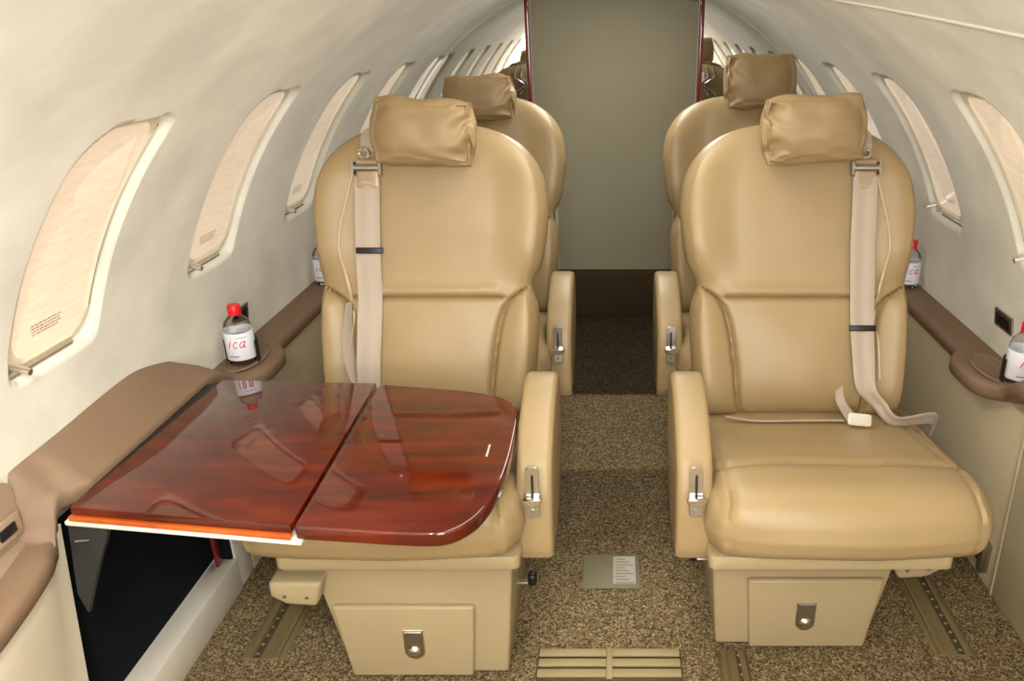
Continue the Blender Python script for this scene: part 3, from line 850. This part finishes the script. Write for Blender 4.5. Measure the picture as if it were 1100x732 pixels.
# ------------------------------------------------------------ water bottles
def make_bottle():
    b = empty('water_bottle')
    prof = [(0, 0), (.024, 0), (.030, .003), (.0325, .010), (.0325, .030), (.0315, .034), (.0325, .038), (.0330, .085), (.0320, .098), (.027, .110), (.019, .119), (.0135, .125), (.0125, .131), (.0125, .142), (0, .142)]
    lathe('bottle_body', prof, 'pet', b, 40)
    inner = [(r*.95 if r else 0, z+.001) for r, z in prof if z < .112]; inner += [(0, .111)]
    cap = [(0, .150), (.0135, .150), (.0150, .148), (.0152, .131), (.0150, .126), (.0135, .1255), (0, .1255)]
    c = lathe('bottle_cap', cap, 'red', b, 40)
    lathe('label', [(.0334, .016), (.0337, .017), (.0337, .084), (.0334, .085)], 'label', b, 40)
    # red script letters "ica" wrapped on the label, facing -Y
    strokes = {
     'i': [[(0, 0), (.10, .55)], [(.14, .75), (.15, .80)]],
     'c': [[(.45, .48), (.30, .57), (.14, .45), (.08, .22), (.16, .02), (.32, 0), (.44, .10)]],
     'a': [[(.50, .50), (.34, .57), (.16, .45), (.10, .20), (.20, .0), (.36, .10), (.48, .35)], [(.54, .57), (.44, .12), (.52, 0), (.62, .08)]]}
    bm = bmesh.new(); x = -.021
    for ch, adv in (('i', .0085), ('c', .0145), ('a', .018)):
        for st in strokes[ch]:
            P = spline([(p[0], p[1], 0) for p in st], 4)
            pts = []
            for p in P:
                s = x+p.x*.026+.005*p.y; z = .050+p.y*.027; a = s/.034
                pts.append((.0340*math.sin(a), -.0340*math.cos(a), z))
            add_tube(bm, pts, .0011, 6)
        x += adv
    fin('lettering', bm, 'labelred', b)
    for z0, z1, s0, s1 in ((.074, .0755, -.002, .024), (.026, .0285, -.026, .0)):
        bm = bmesh.new(); N2 = 8; A = []
        for k2 in range(N2+1):
            a = (s0+(s1-s0)*k2/N2)/.034; A.append([bm.verts.new((.0339*math.sin(a), -.0339*math.cos(a), zz)) for zz in (z0, z1)])
        for p, q in zip(A, A[1:]): bm.faces.new((p[0], q[0], q[1], p[1]))
        fin('label_band', bm, 'labelblue', b, smooth=False)
    return b
def copy_tree(o, parent=None):
    c = o.copy(); C.objects.link(c); c.parent = parent
    for ch in list(o.children): copy_tree(ch, c)
    return c
b0 = make_bottle()
spots = [(-.846, 1.655, .474, .25, 'small water bottle with red cap on the ledge at the rear corner of the table'),
         (.868, 1.545, .474, .1, 'small water bottle with red cap at the far right edge of the view'),
         (-.852, 2.235, .474, .2, 'red capped bottle mostly hidden behind the left front seat'),
         (.855, 2.205, .474, 0, 'red capped bottle peeking out behind the right front seat')]
for i, (x, y, z, rz, lab) in enumerate(spots):
    b = b0 if i == 0 else copy_tree(b0)
    b.location = (x, y, z); b.rotation_euler = (0, 0, rz); b.scale = (.92,)*3; tag(b, lab, 'bottle', 'water bottles on the side ledges')
for (x, y), lab in (((-.846, 1.655), 'dark half round holder hugging the bottle on the table side'), ((.868, 1.545), 'dark half round holder behind the bottle at the right edge')):
    bm = bmesh.new(); n = 20; r0, r1 = .0335, .0365; A = []
    for k2 in range(n+1):
        a = math.radians(-5+190*k2/n)
        A.append([bm.verts.new((r*math.cos(a), r*math.sin(a), z)) for r, z in ((r0, 0), (r1, 0), (r1, .052), (r0, .052))])
    for p, q in zip(A, A[1:]):
        for j in range(4): bm.faces.new((p[j], p[(j+1) % 4], q[(j+1) % 4], q[j]))
    bm.faces.new(A[0]); bm.faces.new(A[-1][::-1])
    o = fin('bottle_holder', bm, 'gap'); o.location = (x, y, .476); tag(o, lab, 'holder')

# ------------------------------------------------------------ floor fittings
def rail(x0, x1, y0, y1, label, holes=True):
    o = empty('seat_track', ((x0+x1)/2, y0, 0)); tag(o, label, 'seat track')
    w = (x1-x0)
    s = 1 if x0 > 0 else -1
    prism('track_bed', [(-w/2, 0.0005), (-w/2+.006, .004), (w/2-.006, .004), (w/2, .0005)], 'y', 0, y1-y0, 'brass', o, .0008)
    for f in (-.30, .30):
        box('track_rib', f*w-.006, f*w+.006, 0.0, y1-y0, .0042, .009, 'brass', o, .0015)
    box('track_slot', -.006+s*.012, .007+s*.012, .002, y1-y0, .0042, .0052, 'raildark', o, 0)
    if holes:
        bm = bmesh.new(); y = .012
        while y < y1-y0-.01:
            add_tube(bm, [(s*.0125, y, .0053), (s*.0125, y, .0066)], .0038, 10); y += .0254
        fin('stud_holes', bm, 'chrome', o)
    return o
rail(.650, .735, 1.245, 1.62, 'brass coloured floor track right of the right seat base')
rail(-.755, -.665, 1.235, 1.62, 'brass coloured floor track left of the left seat base')
rail(.208, .270, .9, 1.256, 'floor track running under the inner side of the right seat base')
rail(-.270, -.208, .9, 1.178, 'floor track under the inner side of the left seat base')
v = empty('floor_vent', (-.010, 1.222, 0)); tag(v, 'beige slatted floor vent in the aisle at the bottom of the view', 'vent')
box('vent_tray', -.145, .145, -.042, .042, .0005, .003, 'raildark', v, .0005)
for j in range(3):
    for sx in (-1, 1):
        box('slat', *(sorted((sx*.006, sx*.142))), -.036+.027*j, -.017+.027*j, .003, .009, 'vent', v, .002)
box('divider', -.006, .006, -.040, .040, .003, .0075, 'vent', v, .001)
p = empty('floor_plate', (-.007, 1.51, 0)); tag(p, 'small olive access plate with a pale label set in the aisle carpet', 'plate')
box('plate_body', -.066, .066, -.060, .060, .0005, .004, 'plate', p, .001)
box('plate_label', .004, .056, -.046, .052, .0041, .0046, 'platelabel', p, 0)
bm = bmesh.new()
for j in range(9): add_box(bm, .010, .052-.01*(j % 3), -.044+.0105*j, -.041+.0105*j, .0047, .0049)
fin('label_lines', bm, 'plate', p)
